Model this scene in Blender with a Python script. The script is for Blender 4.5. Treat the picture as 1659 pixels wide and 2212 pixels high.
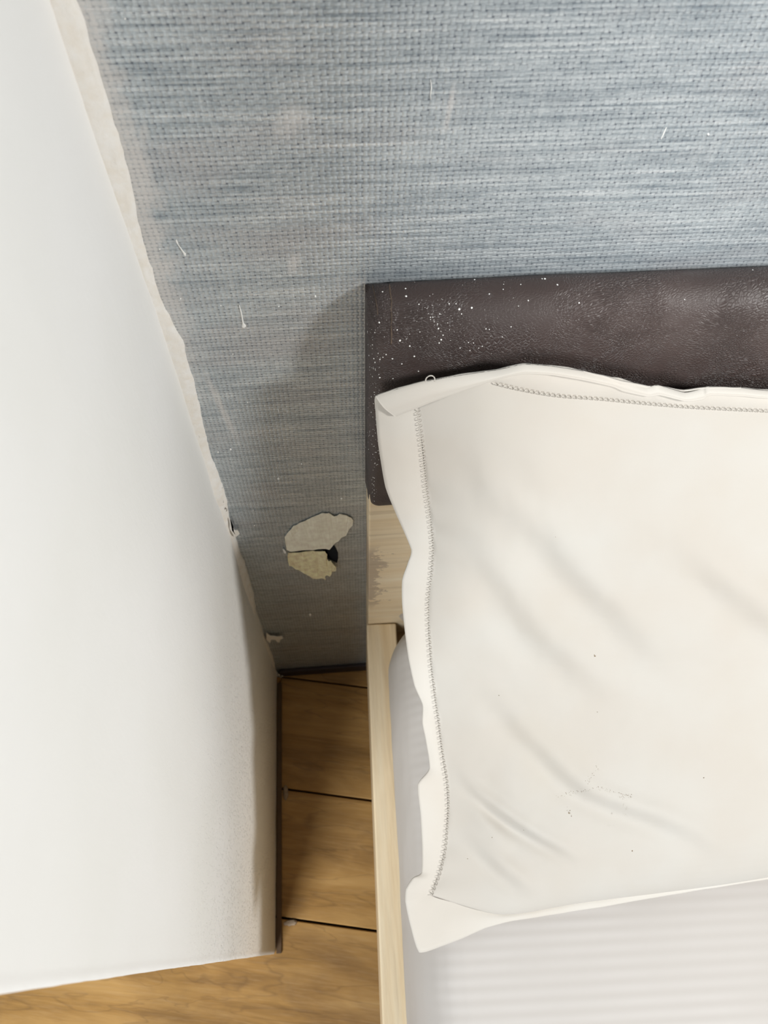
import bpy, bmesh, math, random
import numpy as np
from mathutils import Vector, Matrix
from mathutils.bvhtree import BVHTree
from mathutils import noise as mnoise

for o in list(bpy.data.objects):
    bpy.data.objects.remove(o, do_unlink=True)
scene = bpy.context.scene
col = scene.collection
random.seed(7)
rng = np.random.default_rng(7)

# ------------------------------------------------------------------ camera
# world: X right along the papered wall, Y towards that wall, Z up, metres
CAM_H = 1.4
R = np.array([[0.99651892, -0.06045667, 0.05740239],
              [-0.08073903, -0.87140084, 0.48388199],
              [0.0207666, -0.48683217, -0.87324864]])     # world <- (right, image-down, forward)
FPX, PCX, PCY = 1661.0, 829.5, 1106.0
cam_data = bpy.data.cameras.new('camera')
cam = bpy.data.objects.new('camera', cam_data)
col.objects.link(cam)
cam_data.sensor_fit = 'HORIZONTAL'
cam_data.sensor_width = 36.0
cam_data.lens = FPX / 1659.0 * 36.0
cam_data.clip_start = 0.01
cam_data.dof.use_dof = True
cam_data.dof.focus_distance = 0.68
cam_data.dof.aperture_fstop = 13.0
rx, ry, rz = Vector(R[:, 0]), -Vector(R[:, 1]), -Vector(R[:, 2])
m = Matrix(((rx[0], ry[0], rz[0], 0), (rx[1], ry[1], rz[1], 0), (rx[2], ry[2], rz[2], CAM_H), (0, 0, 0, 1)))
cam.matrix_world = m
scene.camera = cam

# ------------------------------------------------------------------ light
world = bpy.data.worlds.new('room_light')
scene.world = world
world.use_nodes = True
bg = world.node_tree.nodes['Background']
bg.inputs[0].default_value = (1.0, 0.985, 0.955, 1)
bg.inputs[1].default_value = 0.04
ld = bpy.data.lights.new('room_lamp', 'AREA')
ld.shape = 'DISK'
ld.size = 0.22
ld.energy = 18.5
ld.color = (1.0, 0.985, 0.96)
lamp = bpy.data.objects.new('room_lamp', ld)
col.objects.link(lamp)
lamp.location = (1.15, -0.35, 1.65)
lamp.rotation_euler = (Vector((0.2, 0.2, 0.6)) - Vector(lamp.location)).to_track_quat('-Z', 'Y').to_euler()
wd = bpy.data.lights.new('window_daylight', 'AREA')
wd.shape = 'RECTANGLE'
wd.size = 1.1; wd.size_y = 1.4
wd.energy = 102.0
wd.color = (0.95, 0.98, 1.0)
win = bpy.data.objects.new('window_daylight', wd)
col.objects.link(win)
win.location = (-1.42, -2.1, 2.2)
win.rotation_euler = (Vector((0.2, 0.3, 0.6)) - Vector(win.location)).to_track_quat('-Z', 'Y').to_euler()
scene.view_settings.view_transform = 'Standard'
scene.view_settings.look = 'None'
scene.view_settings.gamma = 1.0
scene.view_settings.use_curve_mapping = False
scene.view_settings.exposure = 0.0

# ------------------------------------------------------------------ measuring helpers
WY = 0.4464            # papered wall


def wray(x, y):
    return R @ np.array([x - PCX, y - PCY, FPX])


def at_y(x, y, Y):
    r = wray(x, y); t = Y / r[1]
    return np.array([r[0] * t, Y, CAM_H + r[2] * t])


def at_z(x, y, z):
    r = wray(x, y); t = (z - CAM_H) / r[2]
    return np.array([r[0] * t, r[1] * t, z])


def wall_x(Y):          # face of the white side wall, a degree out of square
    return -0.1345 - (0.4508 - Y) * 0.0175


def at_side(x, y):
    r = wray(x, y); n = np.array([1, -0.0175, 0]); c = -0.1345 - 0.4508 * 0.0175
    t = c / (r @ n)
    return np.array([r[0] * t, r[1] * t, CAM_H + r[2] * t])


def resample(pts, n, smooth=False):
    p = np.array(pts, float)
    if smooth:
        out = []
        q = np.vstack([2 * p[0] - p[1], p, 2 * p[-1] - p[-2]])
        for i in range(1, len(q) - 2):
            for t in np.linspace(0, 1, 12, endpoint=False):
                a, b, c, d = q[i - 1], q[i], q[i + 1], q[i + 2]
                out.append(0.5 * (2 * b + (c - a) * t + (2 * a - 5 * b + 4 * c - d) * t * t + (3 * b - a - 3 * c + d) * t ** 3))
        out.append(p[-1]); p = np.array(out)
    s = np.r_[0, np.cumsum(np.linalg.norm(np.diff(p, axis=0), axis=1))]
    u = np.linspace(0, s[-1], n)
    return np.stack([np.interp(u, s, p[:, k]) for k in range(p.shape[1])], 1)


def fbm(x, y, z=0.0, oct=4):
    v = 0; a = 1
    for _ in range(oct):
        v += a * mnoise.noise(Vector((x, y, z))); x *= 2; y *= 2; z *= 2; a *= 0.5
    return v


def mesh_obj(name, verts, faces, mat, parent=None, smooth=True, label=None, category=None, kind=None, group=None):
    me = bpy.data.meshes.new(name)
    me.from_pydata([tuple(map(float, v)) for v in verts], [], [tuple(map(int, f)) for f in faces])
    me.update()
    if smooth:
        for p in me.polygons: p.use_smooth = True
    o = bpy.data.objects.new(name, me)
    col.objects.link(o)
    if mat: me.materials.append(mat)
    o.parent = parent
    tag(o, label, category, kind, group)
    return o


def tag(o, label=None, category=None, kind=None, group=None):
    if label: o['label'] = label
    if category: o['category'] = category
    if kind: o['kind'] = kind
    if group: o['group'] = group
    return o


def empty(name, loc, label, category):
    o = bpy.data.objects.new(name, None)
    col.objects.link(o); o.location = loc; o.empty_display_size = 0.05
    tag(o, label, category)
    return o


def grid_faces(nu, nv):
    i, j = np.meshgrid(np.arange(nu - 1), np.arange(nv - 1), indexing='ij')
    a = (i * nv + j).ravel()
    return np.stack([a, a + nv, a + nv + 1, a + 1], 1)


def bevel_box(name, lo, hi, mat, parent=None, bev=0.003, seg=3, xf=None, **kw):
    bm = bmesh.new()
    bmesh.ops.create_cube(bm, size=1)
    for v in bm.verts:
        v.co = Vector([lo[k] + (v.co[k] + 0.5) * (hi[k] - lo[k]) for k in range(3)])
    if bev:
        bmesh.ops.bevel(bm, geom=list(bm.edges), offset=bev, segments=seg, profile=0.5, affect='EDGES')
    if xf is not None:
        bm.transform(xf)
    me = bpy.data.meshes.new(name); bm.to_mesh(me); bm.free()
    for p in me.polygons: p.use_smooth = False
    o = bpy.data.objects.new(name, me); col.objects.link(o)
    me.materials.append(mat); o.parent = parent
    tag(o, **kw)
    return o


def tube(pts, r, seg=6):
    pts = [Vector(p) for p in pts]
    V, F = [], []
    for i, p in enumerate(pts):
        t = (pts[min(i + 1, len(pts) - 1)] - pts[max(i - 1, 0)]).normalized()
        a = t.orthogonal().normalized(); b = t.cross(a)
        for k in range(seg):
            th = 2 * math.pi * k / seg
            V.append(p + r * (math.cos(th) * a + math.sin(th) * b))
    for i in range(len(pts) - 1):
        for k in range(seg):
            F.append((i * seg + k, i * seg + (k + 1) % seg, (i + 1) * seg + (k + 1) % seg, (i + 1) * seg + k))
    F.append(tuple(range(seg))[::-1]); F.append(tuple((len(pts) - 1) * seg + k for k in range(seg)))
    return V, F


# ------------------------------------------------------------------ materials
class NT:
    def __init__(self, name):
        self.mat = bpy.data.materials.new(name); self.mat.use_nodes = True
        self.t = self.mat.node_tree; self.b = self.t.nodes['Principled BSDF']
        self.co = self.t.nodes.new('ShaderNodeTexCoord').outputs['Object']

    def n(self, kind, **kw):
        nd = self.t.nodes.new(kind)
        for k, v in kw.items(): setattr(nd, k, v)
        return nd

    def link(self, a, b): self.t.links.new(a, b)

    def setin(self, nd, i, v):
        if hasattr(v, 'is_output'): self.link(v, nd.inputs[i])
        else: nd.inputs[i].default_value = v

    def math(self, op, a, b=None, c=None, clamp=False):
        nd = self.n('ShaderNodeMath', operation=op); nd.use_clamp = clamp
        self.setin(nd, 0, a)
        if b is not None: self.setin(nd, 1, b)
        if c is not None: self.setin(nd, 2, c)
        return nd.outputs[0]

    def xyz(self):
        s = self.n('ShaderNodeSeparateXYZ'); self.link(self.co, s.inputs[0]); return s.outputs

    def mapped(self, scale=(1, 1, 1), rot=(0, 0, 0), loc=(0, 0, 0), src=None):
        mp = self.n('ShaderNodeMapping'); self.link(src or self.co, mp.inputs[0])
        mp.inputs['Scale'].default_value = scale; mp.inputs['Rotation'].default_value = rot; mp.inputs['Location'].default_value = loc
        return mp.outputs[0]

    def noise(self, scale, detail=3, rough=0.5, vec=None, dist=0.0):
        nd = self.n('ShaderNodeTexNoise'); self.link(vec or self.co, nd.inputs['Vector'])
        nd.inputs['Scale'].default_value = scale; nd.inputs['Detail'].default_value = detail
        nd.inputs['Roughness'].default_value = rough; nd.inputs['Distortion'].default_value = dist
        return nd.outputs['Fac']

    def ramp(self, fac, stops):
        nd = self.n('ShaderNodeValToRGB'); self.setin(nd, 0, fac)
        e = nd.color_ramp.elements
        while len(e) < len(stops): e.new(0.5)
        for el, (p, c) in zip(e, stops):
            el.position = p; el.color = (*c, 1) if len(c) == 3 else c
        return nd.outputs[0]

    def rng(self, v, a, b, c=0.0, d=1.0, smooth=False):
        nd = self.n('ShaderNodeMapRange'); nd.interpolation_type = 'SMOOTHSTEP' if smooth else 'LINEAR'
        for i, x in enumerate((v, a, b, c, d)): self.setin(nd, i, x)
        return nd.outputs[0]

    def mix(self, fac, a, b, mode='MIX'):
        nd = self.n('ShaderNodeMix', data_type='RGBA', blend_type=mode)
        self.setin(nd, 0, fac)
        for i, v in ((6, a), (7, b)):
            if hasattr(v, 'is_output'): self.link(v, nd.inputs[i])
            else: nd.inputs[i].default_value = (*v, 1)
        return nd.outputs[2]

    def bump(self, h, strength=0.5, dist=0.001, normal=None):
        nd = self.n('ShaderNodeBump'); self.link(h, nd.inputs['Height'])
        nd.inputs['Strength'].default_value = strength; nd.inputs['Distance'].default_value = dist
        if normal is not None: self.link(normal, nd.inputs['Normal'])
        return nd.outputs[0]

    def out(self, color=None, rough=None, normal=None, spec=None, **kw):
        b = self.b
        if color is not None:
            if hasattr(color, 'is_output'): self.link(color, b.inputs['Base Color'])
            else: b.inputs['Base Color'].default_value = (*color, 1)
        if rough is not None: self.setin(b, 'Roughness', rough) if False else (self.link(rough, b.inputs['Roughness']) if hasattr(rough, 'is_output') else setattr(b.inputs['Roughness'], 'default_value', rough))
        if normal is not None: self.link(normal, b.inputs['Normal'])
        if spec is not None: b.inputs['Specular IOR Level'].default_value = spec
        for k, v in kw.items(): b.inputs[k.replace('_', ' ')].default_value = v
        return self.mat


def mat_wallpaper():
    t = NT('slate_woven_wallpaper')
    X, Y, Z = t.xyz()
    wob = t.math('MULTIPLY', t.math('SUBTRACT', t.noise(60, 2), 0.5), 0.0016)
    u = t.math('MULTIPLY', t.math('ADD', X, wob), math.pi / 0.0041)
    v = t.math('MULTIPLY', t.math('ADD', Z, wob), math.pi / 0.0034)
    su, sv = t.math('SINE', u), t.math('SINE', v)
    au, av = t.math('ABSOLUTE', su), t.math('ABSOLUTE', sv)
    chk = t.math('MULTIPLY', su, sv)                       # over / under
    weft = t.math('MULTIPLY', av, t.math('MULTIPLY_ADD', chk, 0.5, 0.6))
    warp = t.math('MULTIPLY', au, t.math('MULTIPLY_ADD', chk, -0.5, 0.55))
    height = t.math('MAXIMUM', weft, warp)
    slub = t.noise(1, 4, 0.6, t.mapped((14, 1, 420)))       # long horizontal slubs
    slub2 = t.noise(1, 3, 0.6, t.mapped((420, 1, 18)))      # fainter vertical ones
    speck = t.noise(1, 2, 0.5, t.mapped((260, 1, 300), loc=(3, 0, 1)))
    par = t.rng(t.math('MULTIPLY', t.math('COSINE', u), t.math('COSINE', v)), 0.15, 0.6)
    dots = t.math('MULTIPLY', t.rng(t.math('MAXIMUM', au, av), 0.72, 0.30), par)
    pits = t.math('MULTIPLY', t.math('MAXIMUM', dots, t.rng(height, 0.58, 0.25, 0, 0.6)), t.rng(speck, 0.34, 0.6, 0.1, 1))
    base = t.ramp(slub, [(0.24, (0.20, 0.245, 0.285)), (0.43, (0.42, 0.475, 0.51)), (0.57, (0.54, 0.595, 0.625)), (0.76, (0.76, 0.80, 0.815))])
    base = t.mix(t.rng(slub2, 0.4, 0.8, 0, 0.35), base, (0.64, 0.68, 0.69))
    cellv = t.noise(1, 1, 0.5, t.mapped((230, 1, 290), loc=(11, 0, 7)))
    base = t.mix(t.rng(cellv, 0.3, 0.7, 0.16, 0.0), base, (0.17, 0.20, 0.225))
    base = t.mix(t.rng(cellv, 0.5, 0.75, 0.0, 0.14), base, (0.78, 0.81, 0.815))
    warm = t.rng(t.noise(1, 3, 0.5, t.mapped((9, 1, 26), loc=(5, 0, 2))), 0.5, 0.72, 0, 0.45)
    base = t.mix(warm, base, (0.46, 0.45, 0.455))
    base = t.mix(t.math('MULTIPLY', pits, 0.85), base, (0.085, 0.10, 0.135))
    # dusty plaster rubbed on to the paper along the corner and two smears
    rag = t.noise(55, 4, 0.65)
    edge = t.rng(X, t.math('MULTIPLY_ADD', rag, 0.052, -0.132), t.math('MULTIPLY_ADD', rag, 0.036, -0.136), 0, 1)
    edge = t.math('MULTIPLY', edge, t.rng(Z, 0.80, 0.98, 0.0, 0.72))
    def smear(px, pz, ang, lx, lz, amt):
        mp = t.n('ShaderNodeMapping'); mp.vector_type = 'TEXTURE'
        t.link(t.co, mp.inputs[0]); mp.inputs['Location'].default_value = (px, 0, pz); mp.inputs['Rotation'].default_value = (0, ang, 0)
        mp.inputs['Scale'].default_value = (lx, 1, lz)
        s = t.n('ShaderNodeSeparateXYZ'); t.link(mp.outputs[0], s.inputs[0])
        d = t.math('SQRT', t.math('ADD', t.math('POWER', s.outputs[0], 2), t.math('POWER', s.outputs[2], 2)))
        return t.math('MULTIPLY', t.rng(t.math('MULTIPLY_ADD', rag, 1.1, d), 1.5, 0.9, 0, 1), amt)
    sm = edge
    for a in [(-0.1045, 0.815, -0.12, 0.0048, 0.068, 0.55), (-0.014, 1.101, 0.8, 0.012, 0.018, 0.5),
              (-0.0235, 0.985, 0.3, 0.005, 0.014, 0.5), (-0.107, 1.095, 0.3, 0.004, 0.012, 0.45),
              (0.083, 1.105, 0.1, 0.003, 0.02, 0.5)]:
        sm = t.math('MAXIMUM', sm, smear(*a))
    dusty = t.math('MULTIPLY', sm, t.rng(height, 0.15, 0.6, 0.55, 1.0))
    base = t.mix(dusty, base, (0.66, 0.63, 0.60))
    bmp = t.bump(height, 0.30, 0.0010)
    mat = t.out(base, t.rng(slub, 0.3, 0.7, 0.34, 0.26), bmp, 0.5)
    t.link(t.math('MULTIPLY_ADD', dusty, -0.40, 0.42), t.b.inputs['Metallic'])
    return mat


def mat_plaster():
    t = NT('white_plaster')
    X, Y, Z = t.xyz()
    big = t.noise(6, 3); fine = t.noise(1, 4, 0.65, t.mapped((300, 90, 60)))
    strokes = t.rng(t.noise(1, 3, 0.6, t.mapped((400, 420, 130), rot=(0.5, 0, 0))), 0.55, 0.72)
    low = t.rng(Z, 0.75, 0.35, 0.0, 1.0)
    h = t.math('ADD', t.math('MULTIPLY', fine, 0.35), t.math('MULTIPLY', t.math('MULTIPLY', strokes, low), 0.9))
    c = t.mix(t.rng(big, 0.35, 0.65), (0.84, 0.835, 0.805), (0.865, 0.86, 0.84))
    return t.out(c, 0.62, t.bump(h, 0.7, 0.0016), 0.3)


def mat_bead():
    t = NT('cream_filler')
    n1 = t.noise(90, 4, 0.6); n2 = t.noise(170, 3, 0.6)
    c = t.mix(t.rng(n1, 0.35, 0.65), (0.83, 0.79, 0.72), (0.87, 0.855, 0.82))
    spots = t.rng(t.noise(1, 2, 0.5, t.mapped((150, 150, 70), loc=(2, 1, 5))), 0.70, 0.76)
    X, Y, Z = t.xyz()
    spots = t.math('MULTIPLY', spots, t.rng(Z, 0.9, 0.7, 0, 0.8))
    c = t.mix(spots, c, (0.10, 0.075, 0.05))
    return t.out(c, 0.75, t.bump(n2, 0.5, 0.0015), 0.25)


def mat_pine(name, axis, stain=False):
    t = NT(name)
    sc = {'x': (4, 70, 70), 'y': (70, 4, 70), 'z': (70, 70, 4)}[axis]
    wid = {'x': (2.2, 34, 34), 'y': (34, 2.2, 34), 'z': (34, 34, 2.2)}[axis]
    g1 = t.noise(1, 4, 0.6, t.mapped(wid), 0.6); g2 = t.noise(3.2, 4, 0.65, t.mapped(sc))
    lines = t.rng(t.noise(1, 2, 0.5, t.mapped(tuple(x * 2.2 for x in wid), loc=(3, 4, 5)), 0.5), 0.57, 0.68)
    c = t.ramp(g1, [(0.3, (0.76, 0.58, 0.35)), (0.5, (0.85, 0.70, 0.48)), (0.7, (0.89, 0.78, 0.58))])
    c = t.mix(t.rng(g2, 0.35, 0.7, 0.0, 0.35), c, (0.62, 0.46, 0.27))
    c = t.mix(t.math('MULTIPLY', lines, 0.38), c, (0.50, 0.37, 0.23))
    if stain:
        X, Y, Z = t.xyz()
        rag = t.noise(1, 5, 0.7, t.mapped((30, 1, 52)))
        lim = t.math('MULTIPLY_ADD', t.rng(rag, 0.36, 0.66), 0.036, -0.472)
        msk = t.rng(X, lim, t.math('SUBTRACT', lim, 0.0025), 0, 1)
        msk = t.math('MULTIPLY', msk, t.math('MULTIPLY', t.rng(Z, 0.60, 0.575), t.rng(Z, 0.40, 0.43)))
        c = t.mix(t.math('MULTIPLY', msk, 0.62), c, (0.36, 0.28, 0.215))
    return t.out(c, 0.55, t.bump(g2, 0.15, 0.0006), 0.35)


def mat_floor():
    t = NT('brown_laminate')
    g = t.noise(1, 5, 0.62, t.mapped((3.0, 26, 26)), 0.9)
    blotch = t.noise(1, 4, 0.6, t.mapped((5, 11, 5), loc=(1, 2, 3)), 0.8)
    fine = t.noise(1, 4, 0.6, t.mapped((22, 300, 60)))
    cr = t.rng(t.noise(1, 3, 0.5, t.mapped((2.2, 15, 9), loc=(7, 3, 1)), 1.6), 0.485, 0.5)
    cr2 = t.rng(t.noise(1, 3, 0.5, t.mapped((2.2, 15, 9), loc=(7, 3, 1)), 1.6), 0.515, 0.5)
    crack = t.math('MULTIPLY', cr, cr2)
    c = t.ramp(g, [(0.25, (0.24, 0.13, 0.042)), (0.45, (0.45, 0.25, 0.075)), (0.62, (0.57, 0.335, 0.115)), (0.8, (0.68, 0.43, 0.17))])
    c = t.mix(t.rng(blotch, 0.45, 0.72, 0, 0.6), c, (0.20, 0.11, 0.045))
    c = t.mix(t.rng(fine, 0.5, 0.75, 0, 0.3), c, (0.60, 0.40, 0.20))
    c = t.mix(t.math('MULTIPLY', crack, 0.25), c, (0.10, 0.055, 0.028))
    return t.out(c, t.rng(fine, 0.3, 0.7, 0.42, 0.55), t.bump(fine, 0.12, 0.0006), 0.4)


def mat_leather():
    t = NT('dark_brown_leatherette')
    cell = t.n('ShaderNodeTexVoronoi'); cell.feature = 'DISTANCE_TO_EDGE'
    warp = t.n('ShaderNodeVectorMath', operation='MULTIPLY_ADD')
    nz = t.n('ShaderNodeTexNoise'); t.link(t.co, nz.inputs['Vector']); nz.inputs['Scale'].default_value = 14; nz.inputs['Detail'].default_value = 2
    t.link(nz.outputs['Color'], warp.inputs[0]); warp.inputs[1].default_value = (0.05, 0.05, 0.05); t.link(t.co, warp.inputs[2])
    mp = t.mapped((150, 190, 330), rot=(0, -0.75, 0), src=warp.outputs[0])
    t.link(mp, cell.inputs['Vector']); cell.inputs['Scale'].default_value = 2.0
    crease = t.rng(cell.outputs['Distance'], 0.0, 0.22)
    area = t.rng(t.noise(13, 3, 0.55), 0.38, 0.60, 0.15, 1.0)
    pores = t.noise(900, 2)
    h = t.math('ADD', t.math('MULTIPLY', crease, area), t.math('MULTIPLY', pores, 0.18))
    c = t.mix(t.rng(t.noise(7, 3), 0.35, 0.7), (0.040, 0.027, 0.024), (0.068, 0.047, 0.042))
    return t.out(c, t.rng(t.noise(20, 3), 0.3, 0.7, 0.46, 0.55), t.bump(h, 0.75, 0.0008), 0.55)


def mat_cotton(name, stains=False, gain=1.0):
    t = NT(name)
    wv = t.noise(1, 2, 0.5, t.mapped((1500, 1500, 1500)))
    wr = t.noise(22, 4, 0.55, t.mapped((1, 1.6, 1)), 0.8)
    c = t.mix(t.rng(t.noise(9, 3), 0.35, 0.7), tuple(gain * x for x in (0.515, 0.48, 0.43)), tuple(gain * x for x in (0.532, 0.512, 0.472)))
    if stains:
        sm = t.rng(t.noise(1, 5, 0.75, t.mapped((120, 90, 60), loc=(1.3, 0, 0))), 0.60, 0.72)
        mp = t.n('ShaderNodeMapping'); mp.vector_type = 'TEXTURE'; t.link(t.co, mp.inputs[0])
        ctr = SMUDGE; mp.inputs['Location'].default_value = ctr; mp.inputs['Scale'].default_value = (0.034, 0.03, 0.03)
        ln = t.n('ShaderNodeVectorMath', operation='LENGTH'); t.link(mp.outputs[0], ln.inputs[0])
        sm = t.math('MULTIPLY', sm, t.rng(ln.outputs['Value'], 1.0, 0.5, 0, 0.8))
        c = t.mix(sm, c, (0.20, 0.165, 0.12))
        pale = t.rng(t.noise(7, 3, 0.5, t.mapped(loc=(4, 2, 1))), 0.56, 0.72, 0, 0.35)
        c = t.mix(pale, c, (0.50, 0.455, 0.385))
    h = t.math('ADD', t.math('MULTIPLY', wv, 0.10), t.math('MULTIPLY', wr, 0.9))
    mat = t.out(c, 0.8, t.bump(h, 0.12, 0.002), 0.2)
    t.b.inputs['Sheen Weight'].default_value = 0.15
    return mat


def mat_sheet():
    t = NT('white_striped_satin')
    X, Y, Z = t.xyz()
    yy = t.math('MULTIPLY_ADD', X, 0.034, Y)
    s = t.math('SINE', t.math('MULTIPLY', yy, 2 * math.pi / 0.0122))
    st = t.math('MULTIPLY_ADD', s, 0.5, 0.5)
    st = t.math('MULTIPLY', st, t.rng(X, -0.438, -0.415))
    patch = t.math('MULTIPLY', t.rng(t.noise(6, 2), 0.38, 0.62, 0.25, 1.0), t.rng(X, -0.38, 0.0, 1.0, 0.45))
    st = t.math('MULTIPLY', st, patch)
    c = t.mix(st, (0.535, 0.505, 0.475), (0.595, 0.567, 0.54))
    r = t.rng(st, 0, 1, 0.75, 0.50)
    return t.out(c, r, t.bump(t.math('ADD', st, t.math('MULTIPLY', t.noise(30, 3), 0.8)), 0.25, 0.0006), 0.35)


def mat_plain(name, color, rough=0.7, spec=0.3, nscale=60, var=0.12, bump=0.2, bdist=0.0008):
    t = NT(name)
    n = t.noise(nscale, 4, 0.6)
    c = t.mix(t.rng(n, 0.3, 0.7), tuple(x * (1 - var) for x in color), tuple(min(1, x * (1 + var)) for x in color))
    return t.out(c, rough, t.bump(n, bump, bdist), spec)


# ------------------------------------------------------------------ walls
MW = mat_wallpaper(); MP = mat_plaster(); MB = mat_bead()
wall_back = bevel_box('wall_back', (-0.40, WY, 0.0), (2.4, WY + 0.10, 2.6), MW, None, 0, kind='structure',
                      label='slate blue woven wallpaper on the wall behind the headboard')

# white side wall: a short return that ends beside the bed, face subdivided so that it is not dead flat
EY = -0.0065
ny, nz = 60, 200
V = []; F = []
ys = np.linspace(WY + 0.0, EY, ny); zs = np.linspace(0, 2.6, nz)
for j, z in enumerate(zs):
    for i, y in enumerate(ys):
        e = (y - EY)
        rnd = 0.003 * max(0, 1 - e / 0.004) ** 2
        V.append((wall_x(y) + 0.0012 * fbm(y * 7, z * 5, 1.0, 3) - rnd, y + (0.0005 * fbm(z * 35, 3.3, 0, 4) if i == ny - 1 else 0), z))
for j in range(nz - 1):
    for i in range(ny - 1):
        a = j * ny + i
        F.append((a, a + 1, a + ny + 1, a + ny))
base = len(V)
for j, z in enumerate(zs):      # end face
    V.append((wall_x(EY) - 0.16, EY, z)); V.append((wall_x(WY) - 0.16, WY, z))
for j in range(nz - 1):
    p = j * ny + ny - 1
    F.append((p, base + 2 * j, base + 2 * j + 2, p + ny))
    F.append((base + 2 * j, base + 2 * j + 1, base + 2 * j + 3, base + 2 * j + 2))
wall_left = mesh_obj('wall_left', V, F, MP, None, True, 'white plastered side wall with a bare rough edge beside the bed', kind='structure')
for p in wall_left.data.polygons:
    if p.index >= (nz - 1) * (ny - 1): p.use_smooth = False

# filler bead in the corner, ragged on the paper side
outer = [(140, -90), (165, 0), (200, 110), (225, 200), (258, 290), (285, 400), (300, 480), (320, 560), (345, 640), (372, 690), (395, 735), (402, 772),
         (430, 870), (438, 915), (455, 980), (490, 1075), (497, 1130), (510, 1160), (530, 1220), (548, 1280), (552, 1320), (575, 1380), (590, 1420), (594, 1446)]
inner = [(75, -90), (110, 0), (150, 110), (180, 200), (214, 290), (250, 400), (276, 480), (300, 560), (326, 640), (343, 690), (358, 735), (370, 772),
         (402, 870), (416, 915), (437, 980), (464, 1075), (482, 1120), (498, 1160), (515, 1220), (532, 1285), (545, 1325), (566, 1385), (583, 1425), (592, 1448)]
NB = 420; NC = 9
po = np.array([at_y(x, y, WY) for x, y in outer]); pi_ = np.array([at_side(x, y) for x, y in inner])
zz = np.linspace(2.55, 0.012, NB)
ox = np.interp(zz, po[::-1, 2], po[::-1, 0]); iy = np.interp(zz, pi_[::-1, 2], pi_[::-1, 1])
iy = np.clip(iy, WY - 0.03, WY - 0.004)
V = []
for k in range(NB):
    z = zz[k]
    rag = 0.0011 * fbm(z * 90, 0.3, 0, 4) + (0.0012 * fbm(z * 25, 7.3, 0, 2))
    A = np.array([ox[k] + rag, WY - 0.0002, z]); B = np.array([wall_x(iy[k]) - 0.0025, iy[k] + 0.0008 * fbm(z * 50, 4.1, 0, 3), z])
    for c in range(NC):
        s = c / (NC - 1)
        p = A * (1 - s) + B * s
        h = math.sin(math.pi * s) ** 0.6 * 0.0016 + 0.0012 * fbm(z * 80, s * 4, 2.0, 3) * math.sin(math.pi * s)
        p = p + np.array([0.707, -0.707, 0]) * h
        if c == 0: p[1] = WY + 0.001
        if c == 1: p = A + np.array([0, -0.0012, 0])
        V.append(p)
mesh_obj('filler_bead', V, grid_faces(NB, NC), MB, wall_left, True, 'ragged cream filler along the corner')

MPaper = mat_plain('torn_cream_paper', (0.95, 0.80, 0.53), 0.8, 0.2, 120, 0.2, 0.3)
MPaperL = mat_plain('torn_pale_paper', (0.95, 0.87, 0.73), 0.8, 0.2, 90, 0.13, 0.3)
MPaint = mat_plain('white_paint_splash', (0.90, 0.90, 0.87), 0.45, 0.5, 200, 0.03, 0.1)


def scrap(pts, mat, parent, lift, name='paper_scrap', Y=None, th=0.0009):
    """thin torn shape: outline in photo pixels laid on the papered wall, lifted off it by lift(x, z)"""
    P = [at_y(x, y, WY if Y is None else Y) for x, y in pts]
    bm = bmesh.new()
    vs = [bm.verts.new((p[0], 0, p[2])) for p in P]
    f = bm.faces.new(vs)
    bmesh.ops.triangulate(bm, faces=[f])
    bmesh.ops.subdivide_edges(bm, edges=list(bm.edges), cuts=3, use_grid_fill=True)
    cx = np.mean([p[0] for p in P]); cz = np.mean([p[2] for p in P])
    for v in bm.verts:
        v.co.y = WY - 0.0004 - th - lift(v.co.x - cx, v.co.z - cz)
    me = bpy.data.meshes.new(name)
    geom = bm.faces[:]
    ret = bmesh.ops.extrude_face_region(bm, geom=geom)
    for v in [g for g in ret['geom'] if isinstance(g, bmesh.types.BMVert)]:
        v.co.y += th
    bmesh.ops.recalc_face_normals(bm, faces=bm.faces)
    bm.to_mesh(me); bm.free()
    o = bpy.data.objects.new(name, me); col.objects.link(o); me.materials.append(mat); o.parent = parent
    return o


# torn wallpaper: an upper tongue of paper standing off the wall and a lower one folded down
zp = lambda pts: [(560 + x / 6.38, 1080 + y / 6.38) for x, y in pts]
up = zp([(350, 490), (400, 430), (470, 340), (520, 330), (560, 300), (600, 285), (640, 270), (700, 240), (740, 220), (800, 195), (870, 165), (930, 170), (960, 165), (1000, 190),
         (1030, 205), (1070, 200), (1110, 180), (1200, 195), (1270, 230), (1295, 265), (1285, 330), (1240, 380), (1195, 465), (1130, 490), (1085, 540), (1040, 565),
         (1010, 590), (965, 640), (920, 632), (780, 640), (600, 655), (430, 670), (380, 650), (360, 560)])
MFlapShade = mat_plain('painted_flap_shade', (0.014, 0.016, 0.022), 0.9, 0.1)  # flat dark sheet on the wall: shade under the torn flap put into colour
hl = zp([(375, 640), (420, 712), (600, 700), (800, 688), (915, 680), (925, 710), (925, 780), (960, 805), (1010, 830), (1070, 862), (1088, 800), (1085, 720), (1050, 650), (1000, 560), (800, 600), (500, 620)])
o3 = scrap(hl, MFlapShade, wall_back, lambda x, z: 0.0, 'flap_shade_patch', th=0.0003)
o3['label'] = 'dark patch standing in for the shade behind the torn paper'
o1 = scrap(up, MPaperL, wall_back, lambda x, z: 0.0008 + 0.05 * max(0, -z - 0.002) + 0.0012 * fbm(x * 60, z * 60, 1, 3), 'torn_paper_flap')
o1['label'] = 'pale torn flap of wallpaper backing'
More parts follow.
